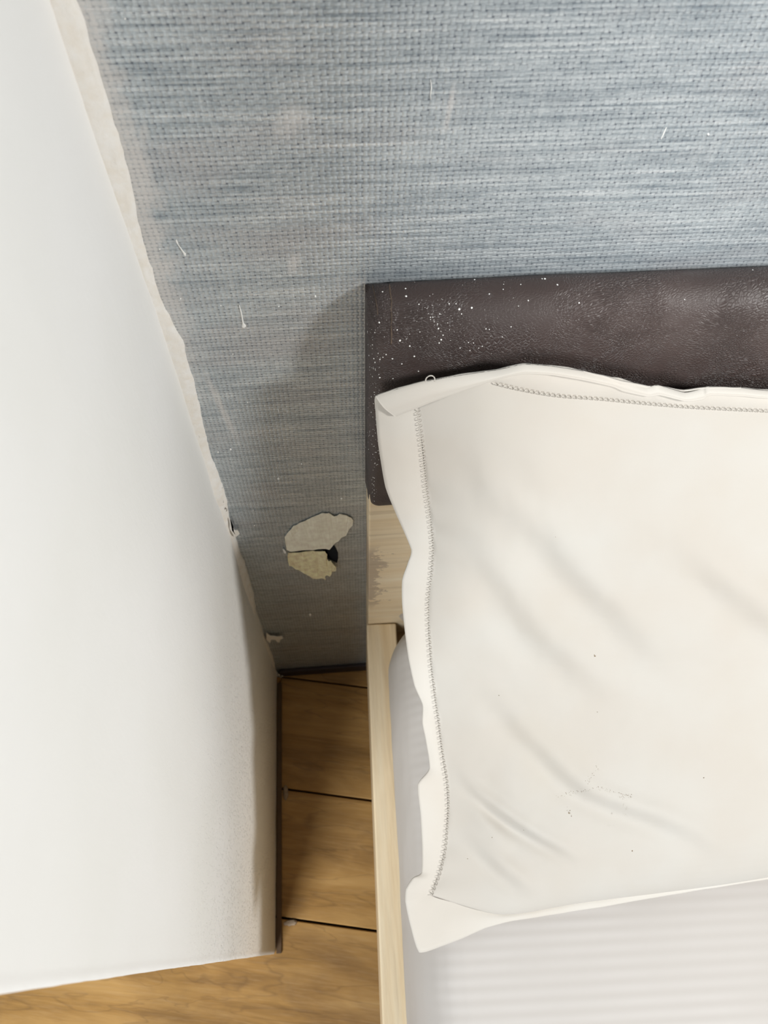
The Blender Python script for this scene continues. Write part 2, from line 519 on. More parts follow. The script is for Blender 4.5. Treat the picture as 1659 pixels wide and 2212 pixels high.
lo = zp([(425, 706), (600, 694), (780, 682), (905, 676), (935, 706), (930, 770), (955, 795), (985, 790), (1020, 830), (1060, 865), (1055, 905), (1000, 935), (985, 975), (965, 1005),
         (930, 990), (890, 975), (900, 1015), (915, 1050), (860, 1035), (800, 1045), (740, 1045), (650, 1000), (530, 935), (460, 905), (410, 880), (395, 820), (390, 760), (400, 705)])
o2 = scrap(lo, MPaper, wall_back, lambda x, z: 0.001 + 0.06 * max(0, -z) + 0.22 * max(0, x - 0.004) + 0.0016 * fbm(x * 110, z * 110, 4, 3), 'torn_paper_flap')
o2['label'] = 'yellowed folded flap of wallpaper backing'
scrap(zp([(322, 655), (345, 660), (372, 700), (360, 722), (338, 705)]), MPaint, wall_back, lambda x, z: 0.001)
# shreds on the corner filler
zq = lambda pts: [(420 + x / 5.53, 1100 + y / 5.53) for x, y in pts]
scrap(zq([(425, 60), (450, 205), (490, 205), (515, 195), (540, 235), (520, 255), (505, 278), (470, 270), (455, 240), (420, 180)]), MB, wall_left, lambda x, z: 0.004 + 0.3 * max(0, x), th=0.0014)
scrap(zq([(860, 1440), (905, 1475), (980, 1480), (1045, 1462), (1058, 1485), (1010, 1515), (1015, 1545), (990, 1545), (965, 1520), (915, 1520), (905, 1560), (860, 1520)]), MB, wall_left, lambda x, z: 0.004 + 0.2 * max(0, x), th=0.0014)
scrap(zq([(905, 1790), (930, 1810), (960, 1890), (1000, 1935), (1060, 1945), (1020, 2000), (995, 2005), (950, 1930)]), MB, wall_left, lambda x, z: 0.003 + 0.3 * max(0, x), th=0.0014)


def blob(pts, name='paint_drip', parent=wall_back, h=0.0007):
    P = np.array([at_y(x, y, WY) for x, y in pts]); c = P.mean(0)
    V = [c + [0, -h, 0]]; n = len(P)
    for s, k in ((0.6, 0.9), (1.0, 0.35), (1.03, -0.3)):
        for p in P:
            q = c + (p - c) * s; q[1] = WY - h * k; V.append(q)
    F = [(0, 1 + i, 1 + (i + 1) % n) for i in range(n)]
    for r in range(2):
        for i in range(n):
            F.append((1 + r * n + i, 1 + (r + 1) * n + i, 1 + (r + 1) * n + (i + 1) % n, 1 + r * n + (i + 1) % n))
    return mesh_obj(name, V, F, MPaint, parent)


zr = lambda pts: [(300 + x / 6.32, 450 + y / 6.32) for x, y in pts]


def drip(path, widths):
    p = np.array(path, float); V = []
    L, Rr = [], []
    for i in range(len(p)):
        d = p[min(i + 1, len(p) - 1)] - p[max(0, i - 1)]; d /= np.linalg.norm(d) + 1e-9
        nrm = np.array([-d[1], d[0]]) * widths[i]
        L.append(p[i] + nrm); Rr.append(p[i] - nrm)
    n = len(p); VV = []
    for i in range(n):
        a, b, c = at_y(*L[i], WY), at_y(*p[i], WY), at_y(*Rr[i], WY)
        a[1] = WY + 0.0002; c[1] = WY + 0.0002; b[1] = WY - 0.0008
        VV += [a, b, c]
    FF = []
    for i in range(n - 1):
        for k in range(2):
            FF.append((3 * i + k, 3 * i + k + 1, 3 * i + 3 + k + 1, 3 * i + 3 + k))
    return mesh_obj('paint_drip', VV, FF, MPaint, wall_back)


drip(zr([(1368, 1315), (1375, 1345), (1395, 1420), (1410, 1500), (1420, 1560), (1425, 1580), (1434, 1605), (1440, 1622), (1442, 1630)]), [0.6, 1.4, 1.9, 2.0, 2.2, 3.4, 5.8, 5.2, 1.0])
drip(zr([(505, 425), (515, 455), (540, 500), (580, 560), (605, 595), (628, 628), (635, 650)]), [1.6, 2.4, 0.9, 1.6, 2.0, 3.4, 1.2])
drip([(1440, 274), (1436, 283), (1432, 292), (1428, 300)], [1.0, 1.8, 1.4, 1.0])
drip([(601, 881), (602, 885), (603, 890)], [0.6, 1.6, 1.0])
drip([(930, 170), (932, 190), (930, 205), (931, 215)], [0.8, 1.5, 1.2, 0.6])
for x, y, r in [(681, 640, 2.6), (498, 971, 2.2), (602, 1034, 2.8), (602, 662, 1.4), (535, 869, 1.4), (503, 765, 1.2), (471, 977, 1.6), (652, 1002, 1.6), (738, 1077, 2.2), (550, 1135, 1.4),
                (670, 1328, 2.4), (477, 660, 1.3), (609, 1075, 1.2), (1530, 290, 2.4), (248, 582, 0), (547, 1102, 1.2), (390, 645, 1.6), (345, 538, 1.6), (270, 40, 2.0), (1012, 560, 0)]:
    if r: blob([(x + r * math.cos(a) * (0.8 + 0.4 * random.random()), y + r * math.sin(a) * (0.8 + 0.4 * random.random())) for a in np.linspace(0, 2 * math.pi, 9)[:-1]], 'paint_fleck', h=0.0006)

# ------------------------------------------------------------------ floor
MF = mat_floor()
MDark = mat_plain('dark_subfloor', (0.03, 0.02, 0.014), 0.8, 0.2)
floor = bevel_box('floor', (-1.6, -1.9, -0.05), (2.4, WY + 0.1, -0.012), MDark, None, 0, kind='structure', label='brown wood laminate floor laid at a slant to the wall')
ang = math.radians(-11.6); ca, sa = math.cos(ang), math.sin(ang)
dv = np.array([ca, sa]); nv = np.array([-sa, ca])
PW = 0.195; GAP = 0.0035
o0 = np.array([-0.05, 0.0262]) @ nv        # line of the joint nearest the camera


def clip(poly, ax, lim, keep_less):
    out = []
    for i in range(len(poly)):
        a, b = poly[i], poly[(i + 1) % len(poly)]
        ia = (a[ax] <= lim) == keep_less; ib = (b[ax] <= lim) == keep_less
        if ia: out.append(a)
        if ia != ib:
            t = (lim - a[ax]) / (b[ax] - a[ax]); out.append(a + t * (b - a))
    return out


for k in range(-8, 6):
    s0 = -2.2 + ((k * 0.437 + 0.35) % 1.2)
    while s0 < 2.6:
        a0, a1 = s0 + 0.0006, s0 + 1.2 - 0.0006
        b0, b1 = o0 + k * PW + GAP / 2, o0 + (k + 1) * PW - GAP / 2
        poly = [dv * a + nv * b for a, b in ((a0, b0), (a1, b0), (a1, b1), (a0, b1))]
        for ax, lim, ls in ((1, WY - 0.004, True), (1, -1.6, False), (0, -1.3, False), (0, 2.2, True)):
            poly = clip(poly, ax, lim, ls) if len(poly) > 2 else []
        s0 += 1.2
        if len(poly) < 3: continue
        cen = np.mean(poly, 0)
        bm = bmesh.new()
        vs = [bm.verts.new((p[0], p[1], -0.012)) for p in poly]
        f = bm.faces.new(vs)
        if f.normal.z < 0: f.normal_flip()
        r = bmesh.ops.extrude_face_region(bm, geom=[f])
        top = [g for g in r['geom'] if isinstance(g, bmesh.types.BMVert)]
        for v in top: v.co.z = -0.0006 * random.random()
        bmesh.ops.recalc_face_normals(bm, faces=bm.faces)
        te = [e for e in bm.edges if all(v in top for v in e.verts)]
        bmesh.ops.bevel(bm, geom=te, offset=0.0012, segments=1, affect='EDGES')
        # local frame along the board so that the grain follows it
        M = Matrix(((ca, -sa, 0, cen[0]), (sa, ca, 0, cen[1]), (0, 0, 1, 0), (0, 0, 0, 1)))
        bm.transform(M.inverted())
        me = bpy.data.meshes.new('plank'); bm.to_mesh(me); bm.free()
        o = bpy.data.objects.new('plank', me); col.objects.link(o); me.materials.append(MF)
        o.matrix_world = M; o.parent = floor; o.matrix_parent_inverse = Matrix()
        o.matrix_basis = M

MBase = mat_plain('dark_baseboard_paint', (0.035, 0.026, 0.03), 0.5, 0.4)
bevel_box('baseboard_back', (wall_x(WY) + 0.006, WY - 0.007, 0.0005), (2.2, WY, 0.028), MBase, None, 0.002, 2, kind='structure', label='low dark baseboard under the wallpaper')
MSeal = mat_plain('dark_joint_strip', (0.13, 0.08, 0.045), 0.6, 0.3)
xf = Matrix.Translation((wall_x(0.2), 0.2, 0)) @ Matrix.Rotation(-0.0175, 4, 'Z')
bevel_box('trim_1', (0.0012, EY - 0.2, 0.0005), (0.0095, 0.228, 0.004), MSeal, None, 0.001, 2, xf, kind='structure', label='dark joint strip at the foot of the white wall')
MCr = mat_plain('plaster_crumb', (0.40, 0.31, 0.22), 0.8, 0.2, 200, 0.2, 0.6)


def crumb(px, py, sx, sy, sz, label):
    c = at_z(px, py, 0.004)
    bm = bmesh.new(); bmesh.ops.create_icosphere(bm, subdivisions=3, radius=1)
    for v in bm.verts:
        n = 1 + 0.35 * fbm(v.co.x * 1.6 + px, v.co.y * 1.6, v.co.z * 1.6, 3)
        v.co = Vector((v.co.x * sx * n, v.co.y * sy * n, max(-0.3, v.co.z) * sz * n))
    zmin = min(v.co.z for v in bm.verts)
    me = bpy.data.meshes.new('plaster_crumb'); bm.to_mesh(me); bm.free()
    for p in me.polygons: p.use_smooth = True
    o = bpy.data.objects.new('plaster_crumb', me); col.objects.link(o); me.materials.append(MCr)
    o.location = (c[0], c[1], 0.0 - zmin); tag(o, label, 'debris')


crumb(617, 1712, 0.0045, 0.012, 0.002, 'plaster crumb on the dark floor joint deep in the gap')
crumb(628, 1993, 0.011, 0.0045, 0.002, 'plaster crumb on the floor joint near the end of the white wall')

# ------------------------------------------------------------------ bed
MPX = mat_pine('pine_crossgrain', 'x', True); MPY = mat_pine('pine_rail', 'y'); MPZ = mat_pine('pine_post', 'z')
ML = mat_leather()
bed = empty('bed', (0.5, -0.5, 0), 'pine bed frame with a dark brown leatherette headboard', 'bed')
bed_off = Matrix.Translation((-0.5, 0.5, 0))
HX0, HX1 = 0.0315, 1.02
PF = 0.401                                   # front face of the headboard panel
RZ = 0.345                                   # top of the side rail
BW = HX1 - HX0


def part(o, parent=bed):
    o.parent = parent
    if parent is bed:
        o.data.transform(bed_off)
    return o


part(bevel_box('headboard_panel', (HX0, PF, 0.30), (HX1, WY - 0.002, 0.735), MPX, None, 0.0015, 2))
for x in (HX0, HX1 - 0.06):
    part(bevel_box('leg', (x, PF, 0.0), (x + 0.06, WY - 0.002, 0.30), MPZ, None, 0.002, 2))
th = math.atan2(0.0275 - 0.0118, 0.403 + 0.085)     # the bed stands slightly out of square
RX = Matrix.Translation((0.0290, PF, 0)) @ Matrix.Rotation(-th, 4, 'Z')
part(bevel_box('side_rail', (0.0, -1.95, 0.16), (0.043, -0.0005, RZ), MPY, None, 0.0025, 3, RX))
part(bevel_box('side_rail', (BW - 0.046, -1.95, 0.16), (BW - 0.003, -0.0005, RZ), MPY, None, 0.0025, 3, RX))
part(bevel_box('foot_rail', (0.0, -2.00, 0.16), (BW - 0.003, -1.9505, RZ), MPX, None, 0.0025, 3, RX))
for x in (0.0, BW - 0.063):
    part(bevel_box('leg', (x, -2.0, 0.0), (x + 0.06, -1.94, 0.1595), MPZ, None, 0.002, 2, RX))
for k in range(12):
    y = -0.11 - k * 0.16
    part(bevel_box('slat', (0.0435, y - 0.04, 0.235), (BW - 0.0465, y + 0.04, 0.253), MPX, None, 0.0015, 1, RX))

# leatherette pad: profile in (Y, Z) swept along X with a rounded left end
prof = np.array([(WY - 0.001, 0.668), (WY - 0.001, 0.80), (WY - 0.001, 0.955), (0.4435, 0.966), (0.436, 0.969), (0.426, 0.967), (0.416, 0.960), (0.408, 0.950), (0.402, 0.936), (0.398, 0.918), (0.3955, 0.895),
                 (0.394, 0.86), (0.394, 0.80), (0.3945, 0.74), (0.3955, 0.71), (0.3975, 0.697), (0.4015, 0.6925), (0.410, 0.690)])
prof = np.vstack([prof[:3], resample(prof[2:], 70, True)[1:]])
npf = len(prof); cyz = np.array([0.428, 0.83])
nxt = np.roll(prof, -1, 0) - np.roll(prof, 1, 0)
nrm = np.stack([nxt[:, 1], -nxt[:, 0]], 1); nrm /= np.linalg.norm(nrm, axis=1)[:, None]
if ((prof - cyz) * nrm).sum() < 0: nrm = -nrm
xs = []; rr = 0.0125
for a in np.linspace(0, math.pi / 2, 10): xs.append((HX0 - 0.0012 + rr * (1 - math.sin(a)) if False else HX0 - 0.0012 + rr * (1 - math.cos(a)), rr * (1 - math.sin(a))))
for x in np.linspace(HX0 + rr + 0.004, HX1 - rr, 110): xs.append((x, 0.0))
for a in np.linspace(math.pi / 2, 0, 8): xs.append((HX1 + 0.0012 - rr * (1 - math.cos(a)), rr * (1 - math.sin(a))))
V = []
for x, ins in xs:
    for k in range(npf):
        q = prof[k].copy(); w = 1.0
        if q[0] > WY - 0.003: w = 0.0
        puff = 0.0009 * fbm(x * 9, q[1] * 9, q[0] * 9, 2)
        q = q - nrm[k] * ins * w + nrm[k] * puff * w
        if k < 3 and ins: q[1] = q[1] - (ins if k == 2 else 0)
        # puckers where the cover is pulled round the corner
        if x < 0.11 and w:
            q = q + nrm[k] * 0.0007 * math.sin((q[1] + (x - 0.04) * 1.6) * 620) * max(0, 1 - (x - 0.03) / 0.08) * max(0, min(1, (q[1] - 0.90) / 0.04))
        V.append((x, min(q[0], WY - 0.001), q[1]))
nx = len(xs); F = []
for i in range(nx - 1):
    for k in range(npf):
        F.append((i * npf + k, i * npf + (k + 1) % npf, (i + 1) * npf + (k + 1) % npf, (i + 1) * npf + k))
F.append(tuple(range(npf))); F.append(tuple((nx - 1) * npf + k for k in range(npf))[::-1])
bmx = bmesh.new()
padv = [bmx.verts.new(v) for v in V]
for f in F: bmx.faces.new([padv[i] for i in f])
bmesh.ops.recalc_face_normals(bmx, faces=bmx.faces)
pad_bvh = BVHTree.FromBMesh(bmx)
me = bpy.data.meshes.new('headboard_pad'); bmx.to_mesh(me); bmx.free()
for p in me.polygons: p.use_smooth = len(p.vertices) < 5
pad = bpy.data.objects.new('headboard_pad', me); col.objects.link(pad); me.materials.append(ML)
part(pad); pad['label'] = 'dark brown leatherette pad spattered with white paint'


def on_pad(x, y):
    r = wray(x, y); d = Vector(r).normalized()
    h = pad_bvh.ray_cast(Vector((0, 0, CAM_H)), d)
    return (h[0], h[1]) if h[0] is not None else (None, None)


# paint specks on the pad
specks = [(888, 600, 2.4), (876, 623, 2.2), (877, 640, 2.4), (1025, 604, 2.2), (1057, 635, 2.0), (1177, 602, 2.6), (1171, 602, 1.6), (1204, 615, 2.2), (1251, 654, 2.2), (992, 668, 2.6), (1019, 665, 2.4), (997, 678, 1.8),
          (970, 656, 1.8), (985, 656, 1.6), (947, 710, 2.2), (864, 736, 2.4), (885, 748, 2.0), (895, 770, 2.2), (848, 775, 2.2), (834, 766, 1.8), (827, 772, 1.8), (819, 697, 2.0), (868, 786, 2.0), (904, 802, 1.8), (820, 816, 2.0),
          (849, 818, 2.0), (794, 716, 1.8), (797, 768, 1.8), (1042, 748, 1.8), (1034, 752, 1.6), (1141, 649, 1.8), (1120, 661, 1.4), (930, 685, 1.6), (930, 690, 1.4), (938, 695, 1.4), (950, 678, 1.6), (945, 700, 1.3), (935, 685, 1.4),
          (878, 732, 1.4), (907, 717, 1.4), (858, 713, 1.2), (905, 657, 1.3), (1088, 614, 1.4), (1125, 614, 1.4), (1087, 625, 1.2), (957, 724, 1.8), (953, 734, 2.4), (949, 741, 2.0), (1085, 728, 1.4), (1050, 710, 1.3), (1057, 712, 1.2),
          (1012, 740, 1.3), (1023, 741, 1.4), (994, 752, 1.3), (1015, 757, 1.2), (1104, 706, 1.2), (1269, 566, 1.6), (1265, 582, 1.8), (1479, 647, 1.5), (842, 605, 1.3), (826, 630, 1.3), (1626, 583, 1.4)]
for _ in range(90): specks.append((random.gauss(805, 9), random.uniform(700, 1075), random.uniform(0.5, 1.3)))
for _ in range(110): specks.append((random.gauss(806, 13), random.gauss(920, 90), random.uniform(0.4, 1.1)))
for _ in range(70): specks.append((random.uniform(800, 1120), random.uniform(600, 800), random.uniform(0.35, 0.8)))
for _ in range(45): specks.append((random.gauss(945, 28), random.gauss(680, 22), random.uniform(0.4, 1.0)))
V, F = [], []
for x, y, r in specks:
    p, n = on_pad(x, y)
    if p is None: continue
    d = (p - Vector((0, 0, CAM_H))).length
    R_ = r * (1.35 if r < 1.31 else 1.05) * d / FPX
    a = n.orthogonal().normalized(); b = n.cross(a); b0 = len(V)
    V.append(p + n * R_ * 0.45)
    for k in range(7):
        th_ = 2 * math.pi * k / 7; q = R_ * (0.8 + 0.4 * random.random())
        V.append(p + a * math.cos(th_) * q + b * math.sin(th_) * q - n * 0.0001)
    for k in range(7): F.append((b0, b0 + 1 + k, b0 + 1 + (k + 1) % 7))
me = bpy.data.meshes.new('paint_specks'); me.from_pydata([tuple(v) for v in V], [], F)
so = bpy.data.objects.new('paint_specks', me); col.objects.link(so); me.materials.append(MPaint); me.transform(bed_off)
so.parent = pad; so['kind'] = 'stuff'; so['label'] = 'fine white paint specks'
# worn corner seams of the pad
MSeam = mat_plain('worn_tan_seam', (0.105, 0.075, 0.055), 0.7, 0.3, 300, 0.5, 0.5)
for path, r in (([(838, 602), (841, 615), (843, 632), (846, 650), (845, 668), (846, 685), (845, 705), (846, 725), (845, 745)], 0.0007), ([(803, 603), (806, 620), (810, 640), (814, 660), (816, 680)], 0.0005)):
    pts = [on_pad(x, y) for x, y in resample(path, 26)]
    pts = [p - n * r * 0.35 for p, n in pts if p is not None]
    if len(pts) > 3:
        v_, f_ = tube(pts, r, 6)
        so = mesh_obj('seam', [v + Vector((-0.5, 0.5, 0)) for v in v_], f_, MSeam, pad)
        so['label'] = 'worn tan corner seam'

# ------------------------------------------------------------------ mattress under a striped sheet
MS = mat_sheet()
MZ = 0.462
mat_root = empty('mattress', (0.5, -0.6, RZ), 'mattress in a white satin striped sheet on the pine frame', 'mattress')
x0, x1, y0, y1 = 0.0265, BW - 0.03, -1.955, -0.012
RC = 0.072
prof_m = [(0.060, 0.2545), (0.034, 0.256), (0.030, 0.30), (0.029, 0.3475), (0.012, 0.3485), (0.004, 0.352), (0.0, 0.362), (0.0015, 0.378), (0.005, 0.396), (0.011, 0.414), (0.020, 0.432), (0.032, 0.446), (0.046, 0.456), (0.0648, MZ)]
prof_m = resample(prof_m, 46)
out_pts = []
def arc(cx, cy, a0, a1, n=14):
    for a in np.linspace(a0, a1, n): out_pts.append((cx, cy, math.cos(a), math.sin(a)))
def edge_pts(ax, ay, bx, by, nx_, ny_, n):
    for t in np.linspace(0, 1, n + 2)[1:-1]: out_pts.append((ax + (bx - ax) * t, ay + (by - ay) * t, nx_, ny_))
arc(x0 + RC, y1 - RC, math.pi, math.pi / 2); edge_pts(x0 + RC, y1 - RC, x1 - RC, y1 - RC, 0, 1, 40)
arc(x1 - RC, y1 - RC, math.pi / 2, 0); edge_pts(x1 - RC, y1 - RC, x1 - RC, y0 + RC, 1, 0, 60)
arc(x1 - RC, y0 + RC, 0, -math.pi / 2); edge_pts(x1 - RC, y0 + RC, x0 + RC, y0 + RC, 0, -1, 40)
arc(x0 + RC, y0 + RC, -math.pi / 2, -math.pi); edge_pts(x0 + RC, y0 + RC, x0 + RC, y1 - RC, -1, 0, 160)
V, F = [], []; n = len(out_pts)
for off, z in prof_m:
    for cx, cy, ux, uy in out_pts:
        rad = RC - off
        p = RX @ Vector((cx + ux * rad, cy + uy * rad, z))
        w = 0.0016 * fbm(p.x * 14, p.y * 14, z * 20, 3) * (1 if z > 0.352 else 0)
        V.append((p.x - 0.5 + ux * w, p.y + 0.6 + uy * w, z - RZ + w * 0.4))
for r in range(len(prof_m) - 1):
    for i in range(n):
        F.append((r * n + i, (r + 1) * n + i, (r + 1) * n + (i + 1) % n, r * n + (i + 1) % n))
top0 = (len(prof_m) - 1) * n
F.append(tuple(top0 + i for i in range(n))[::-1]); F.append(tuple(range(n)))
sheet = mesh_obj('fitted_sheet', V, F, MS, mat_root)
bmx = bmesh.new(); bmx.from_mesh(sheet.data); bmesh.ops.recalc_face_normals(bmx, faces=bmx.faces); bmx.to_mesh(sheet.data); bmx.free()
# ear of sheet pulled round the corner by the headboard
ear = []
A_, B_, C_ = Vector((0.088, 0.345, 0.438)), Vector((0.135, 0.378, 0.452)), Vector((0.0715, 0.388, 0.404))
for k in range(9):
    for j in range(8):
        s_, t_ = k / 8, j / 7 * 0.93
        e = A_.lerp(B_, s_).lerp(C_, t_) + Vector((-0.3, 0.2, 1)) * 0.005 * math.sin(math.pi * t_) * (0.5 + s_)
        ear.append((e.x - 0.5, e.y + 0.6, e.z - RZ))
mesh_obj('sheet_corner', ear, grid_faces(9, 8), MS, mat_root)

# ------------------------------------------------------------------ pillow
# middle sheet of the leaning pillow as a curve (Y, Z): steep against the headboard, flat on the mattress
gp = resample([(0.381, 0.985), (0.380, 0.94), (0.374, 0.88), (0.356, 0.79), (0.318, 0.70), (0.25, 0.612), (0.16, 0.545), (0.07, 0.502), (-0.03, 0.474), (-0.10, 0.468), (-0.2, 0.468)], 400, True)
gk = gp[:, 0] / (CAM_H - gp[:, 1]); oidx = np.argsort(gk)
gt = np.gradient(gp, axis=0); gn = np.stack([-gt[:, 1], gt[:, 0]], 1); gn /= np.linalg.norm(gn, axis=1)[:, None]
if gn[len(gn) // 2, 1] < 0: gn = -gn


def guide(px, py):
    """photo pixel arrays -> point and normal on the pillow's middle sheet"""
    px = np.asarray(px, float); py = np.asarray(py, float)
    r = np.stack([px - PCX, py - PCY, np.full_like(px, FPX)], -1) @ R.T
    k = r[..., 1] / -r[..., 2]
    Y = np.interp(k, gk[oidx], gp[oidx, 0]); Z = np.interp(k, gk[oidx], gp[oidx, 1])
    X = r[..., 0] / -r[..., 2] * (CAM_H - Z)
    ny_ = np.interp(k, gk[oidx], gn[oidx, 0]); nz_ = np.interp(k, gk[oidx], gn[oidx, 1])
    return np.stack([X, Y, Z], -1), np.stack([np.zeros_like(ny_), ny_, nz_], -1)


prt = guide([1200], [1500])[0][0]
SMUDGE = tuple(guide([1275], [1690])[0][0] + guide([1275], [1690])[1][0] * 0.05 + np.array([-prt[0], -0.1, -MZ]))
MC = mat_cotton('white_cotton_pillowcase', True); MH = mat_cotton('white_cotton_hem', False, 1.14)
pillow = empty('pillow', (float(prt[0]), 0.1, MZ), 'white cotton pillow with a wide hem leaning on the leatherette headboard', 'pillow')
poff = np.array([-float(prt[0]), -0.1, -MZ])

S_left = [(902, 880), (908, 930), (913, 970), (920, 1050), (929, 1120), (934, 1180), (930, 1240), (924, 1300), (926, 1370), (931, 1440), (938, 1500), (946, 1560), (955, 1630), (964, 1690), (967, 1740), (963, 1800), (957, 1850), (945, 1895), (930, 1932)]
T_top = [(902, 880), (945, 862), (990, 838), (1030, 822), (1070, 824), (1120, 836), (1200, 850), (1300, 858), (1400, 868), (1500, 876), (1659, 884), (1900, 895), (2150, 905), (2330, 925)]
B_bot = [(930, 1932), (975, 1948), (1020, 1962), (1070, 1974), (1130, 1972), (1250, 1950), (1400, 1930), (1550, 1910), (1659, 1892), (1900, 1850), (2150, 1800), (2300, 1760)]
R_rgt = [(2330, 925), (2370, 1100), (2380, 1300), (2360, 1500), (2300, 1760)]
NU, NV = 230, 210
us = np.linspace(0, 1, NU) ** 1.25; vs_ = np.linspace(0, 1, NV)
def bysamp(pts, u):
    p = resample(pts, 800, True); return np.stack([np.interp(u, np.linspace(0, 1, 800), p[:, k]) for k in range(2)], 1)
Tt, Bb, Ll, Rr_ = bysamp(T_top, us), bysamp(B_bot, us), bysamp(S_left, vs_), bysamp(R_rgt, vs_)
U, W = np.meshgrid(us, vs_, indexing='ij')
Pp = ((1 - W)[..., None] * Tt[:, None] + W[..., None] * Bb[:, None] + (1 - U)[..., None] * Ll[None] + U[..., None] * Rr_[None]
      - ((1 - U) * (1 - W))[..., None] * Tt[0] - (U * (1 - W))[..., None] * Tt[-1] - ((1 - U) * W)[..., None] * Bb[0] - (U * W)[..., None] * Bb[-1])
G, Nn = guide(Pp[..., 0], Pp[..., 1])
rise = lambda x: np.sqrt(np.clip(1 - (1 - np.clip(x, 0, 1)) ** 2, 0, 1))
sm01 = lambda x: np.clip(x, 0, 1) ** 2 * (3 - 2 * np.clip(x, 0, 1))
soft = lambda x: 1 - (1 - np.clip(x, 0, 1)) ** 2.3
env = soft(U / 0.42) * rise((1 - U) / 0.45) * soft(W / 0.42) * rise((1 - W) / 0.33) ** 1.1
puff = 0.075 * env


def folds(px, py, lst):
    d_all = np.zeros_like(px)
    for pts, amp, wid, kind in lst:
        p = resample(pts, 60, True)
        best = np.full(px.shape, 1e9); sgn = np.zeros_like(px); tt = np.zeros_like(px)
        for i in range(len(p) - 1):
            a, b = p[i], p[i + 1]; ab = b - a; L = np.linalg.norm(ab)
            t = ((px - a[0]) * ab[0] + (py - a[1]) * ab[1]) / L ** 2
            t = np.clip(t, 0, 1)
            dx = px - a[0] - t * ab[0]; dy = py - a[1] - t * ab[1]
            d = np.hypot(dx, dy); mk = d < best
            s = (ab[0] * dy - ab[1] * dx) / L
            best[mk] = d[mk]; sgn[mk] = -np.sign(s)[mk]; tt[mk] = ((i + t) / (len(p) - 1))[mk]
        taper = np.sin(np.pi * np.clip(tt, 0, 1))
        q = best / wid
        if kind == 's': d_all += amp * taper * sgn * q * np.exp(-q ** 2) * 2.3       # step: rises to the upper right
        else: d_all += amp * taper * np.exp(-q ** 2)
    return d_all


FOLDS = [([(1060, 1010), (1110, 1070), (1152, 1103), (1211, 1181), (1279, 1255), (1338, 1333), (1390, 1400)], 0.0031, 56, 's'),
         ([(985, 1130), (1030, 1190), (1069, 1235), (1123, 1313), (1182, 1372), (1240, 1430), (1320, 1490)], 0.0031, 52, 's'),
         ([(1030, 1450), (1084, 1528), (1152, 1601), (1221, 1669), (1289, 1703), (1377, 1738), (1460, 1786), (1520, 1850)], 0.0036, 32, 's'),
         ([(960, 1640), (1000, 1690), (1045, 1723), (1123, 1777), (1191, 1816), (1235, 1845)], 0.0040, 20, 's'),
         ([(962, 1765), (1000, 1805), (1045, 1845), (1104, 1894), (1150, 1930)], 0.0034, 26, 's'),
         ([(1000, 1700), (1030, 1750), (1060, 1790), (1095, 1822)], 0.0026, 22, 'g'),
         ([(1050, 1640), (1110, 1715), (1180, 1770), (1240, 1800)], 0.0022, 26, 'g'),
         ([(1390, 1060), (1450, 1130), (1520, 1210), (1600, 1290), (1660, 1380)], 0.0034, 60, 's'),
         ([(1560, 1590), (1640, 1650), (1720, 1700)], 0.0030, 40, 's'),
         ([(1000, 940), (1020, 1000), (1050, 1080)], 0.0010, 44, 's'),
         ([(1100, 905), (1130, 960), (1190, 1040)], 0.0009, 50, 's')]
fd = 1.75 * folds(Pp[..., 0], Pp[..., 1], FOLDS) * sm01(env / 0.35)
fine = np.array([[0.0011 * fbm(x / 90, y / 130, 0.5, 3) for x, y in row] for row in Pp]) * sm01(env / 0.4)
# little gathers along the seam
seam_g = 0.0012 * np.sin(Pp[..., 1] / 17.0 + 2 * np.sin(Pp[..., 1] / 60.0)) * np.exp(-((U / 0.03) ** 1)) * sm01(U / 0.006)
front = G + Nn * (puff + fd + fine + seam_g + 0.0012)[..., None]
front[..., 0] -= 0
back = G - Nn * (0.045 * env + 0.0012)[..., None]
back[..., 1] = np.minimum(back[..., 1], 0.3915)
back[..., 2] = np.maximum(back[..., 2], MZ + 0.0015)
F1 = grid_faces(NU, NV)
nfr = NU * NV
loop = [(0, j) for j in range(NV)] + [(i, NV - 1) for i in range(1, NU)] + [(NU - 1, j) for j in range(NV - 2, -1, -1)] + [(i, 0) for i in range(NU - 2, 0, -1)]
idx = [i * NV + j for i, j in loop]
FF = [tuple(f[::-1]) for f in F1] + [tuple(f + nfr) for f in F1]
for k in range(len(idx)):
    a, b = idx[k], idx[(k + 1) % len(idx)]
    FF.append((a, b, b + nfr, a + nfr))
VV = np.vstack([front.reshape(-1, 3), back.reshape(-1, 3)]) + poff
body = mesh_obj('pillowcase', VV, FF, MC, pillow)
bmx = bmesh.new(); bmx.from_mesh(body.data); bmesh.ops.recalc_face_normals(bmx, faces=bmx.faces); bmx.to_mesh(body.data); bmx.free()

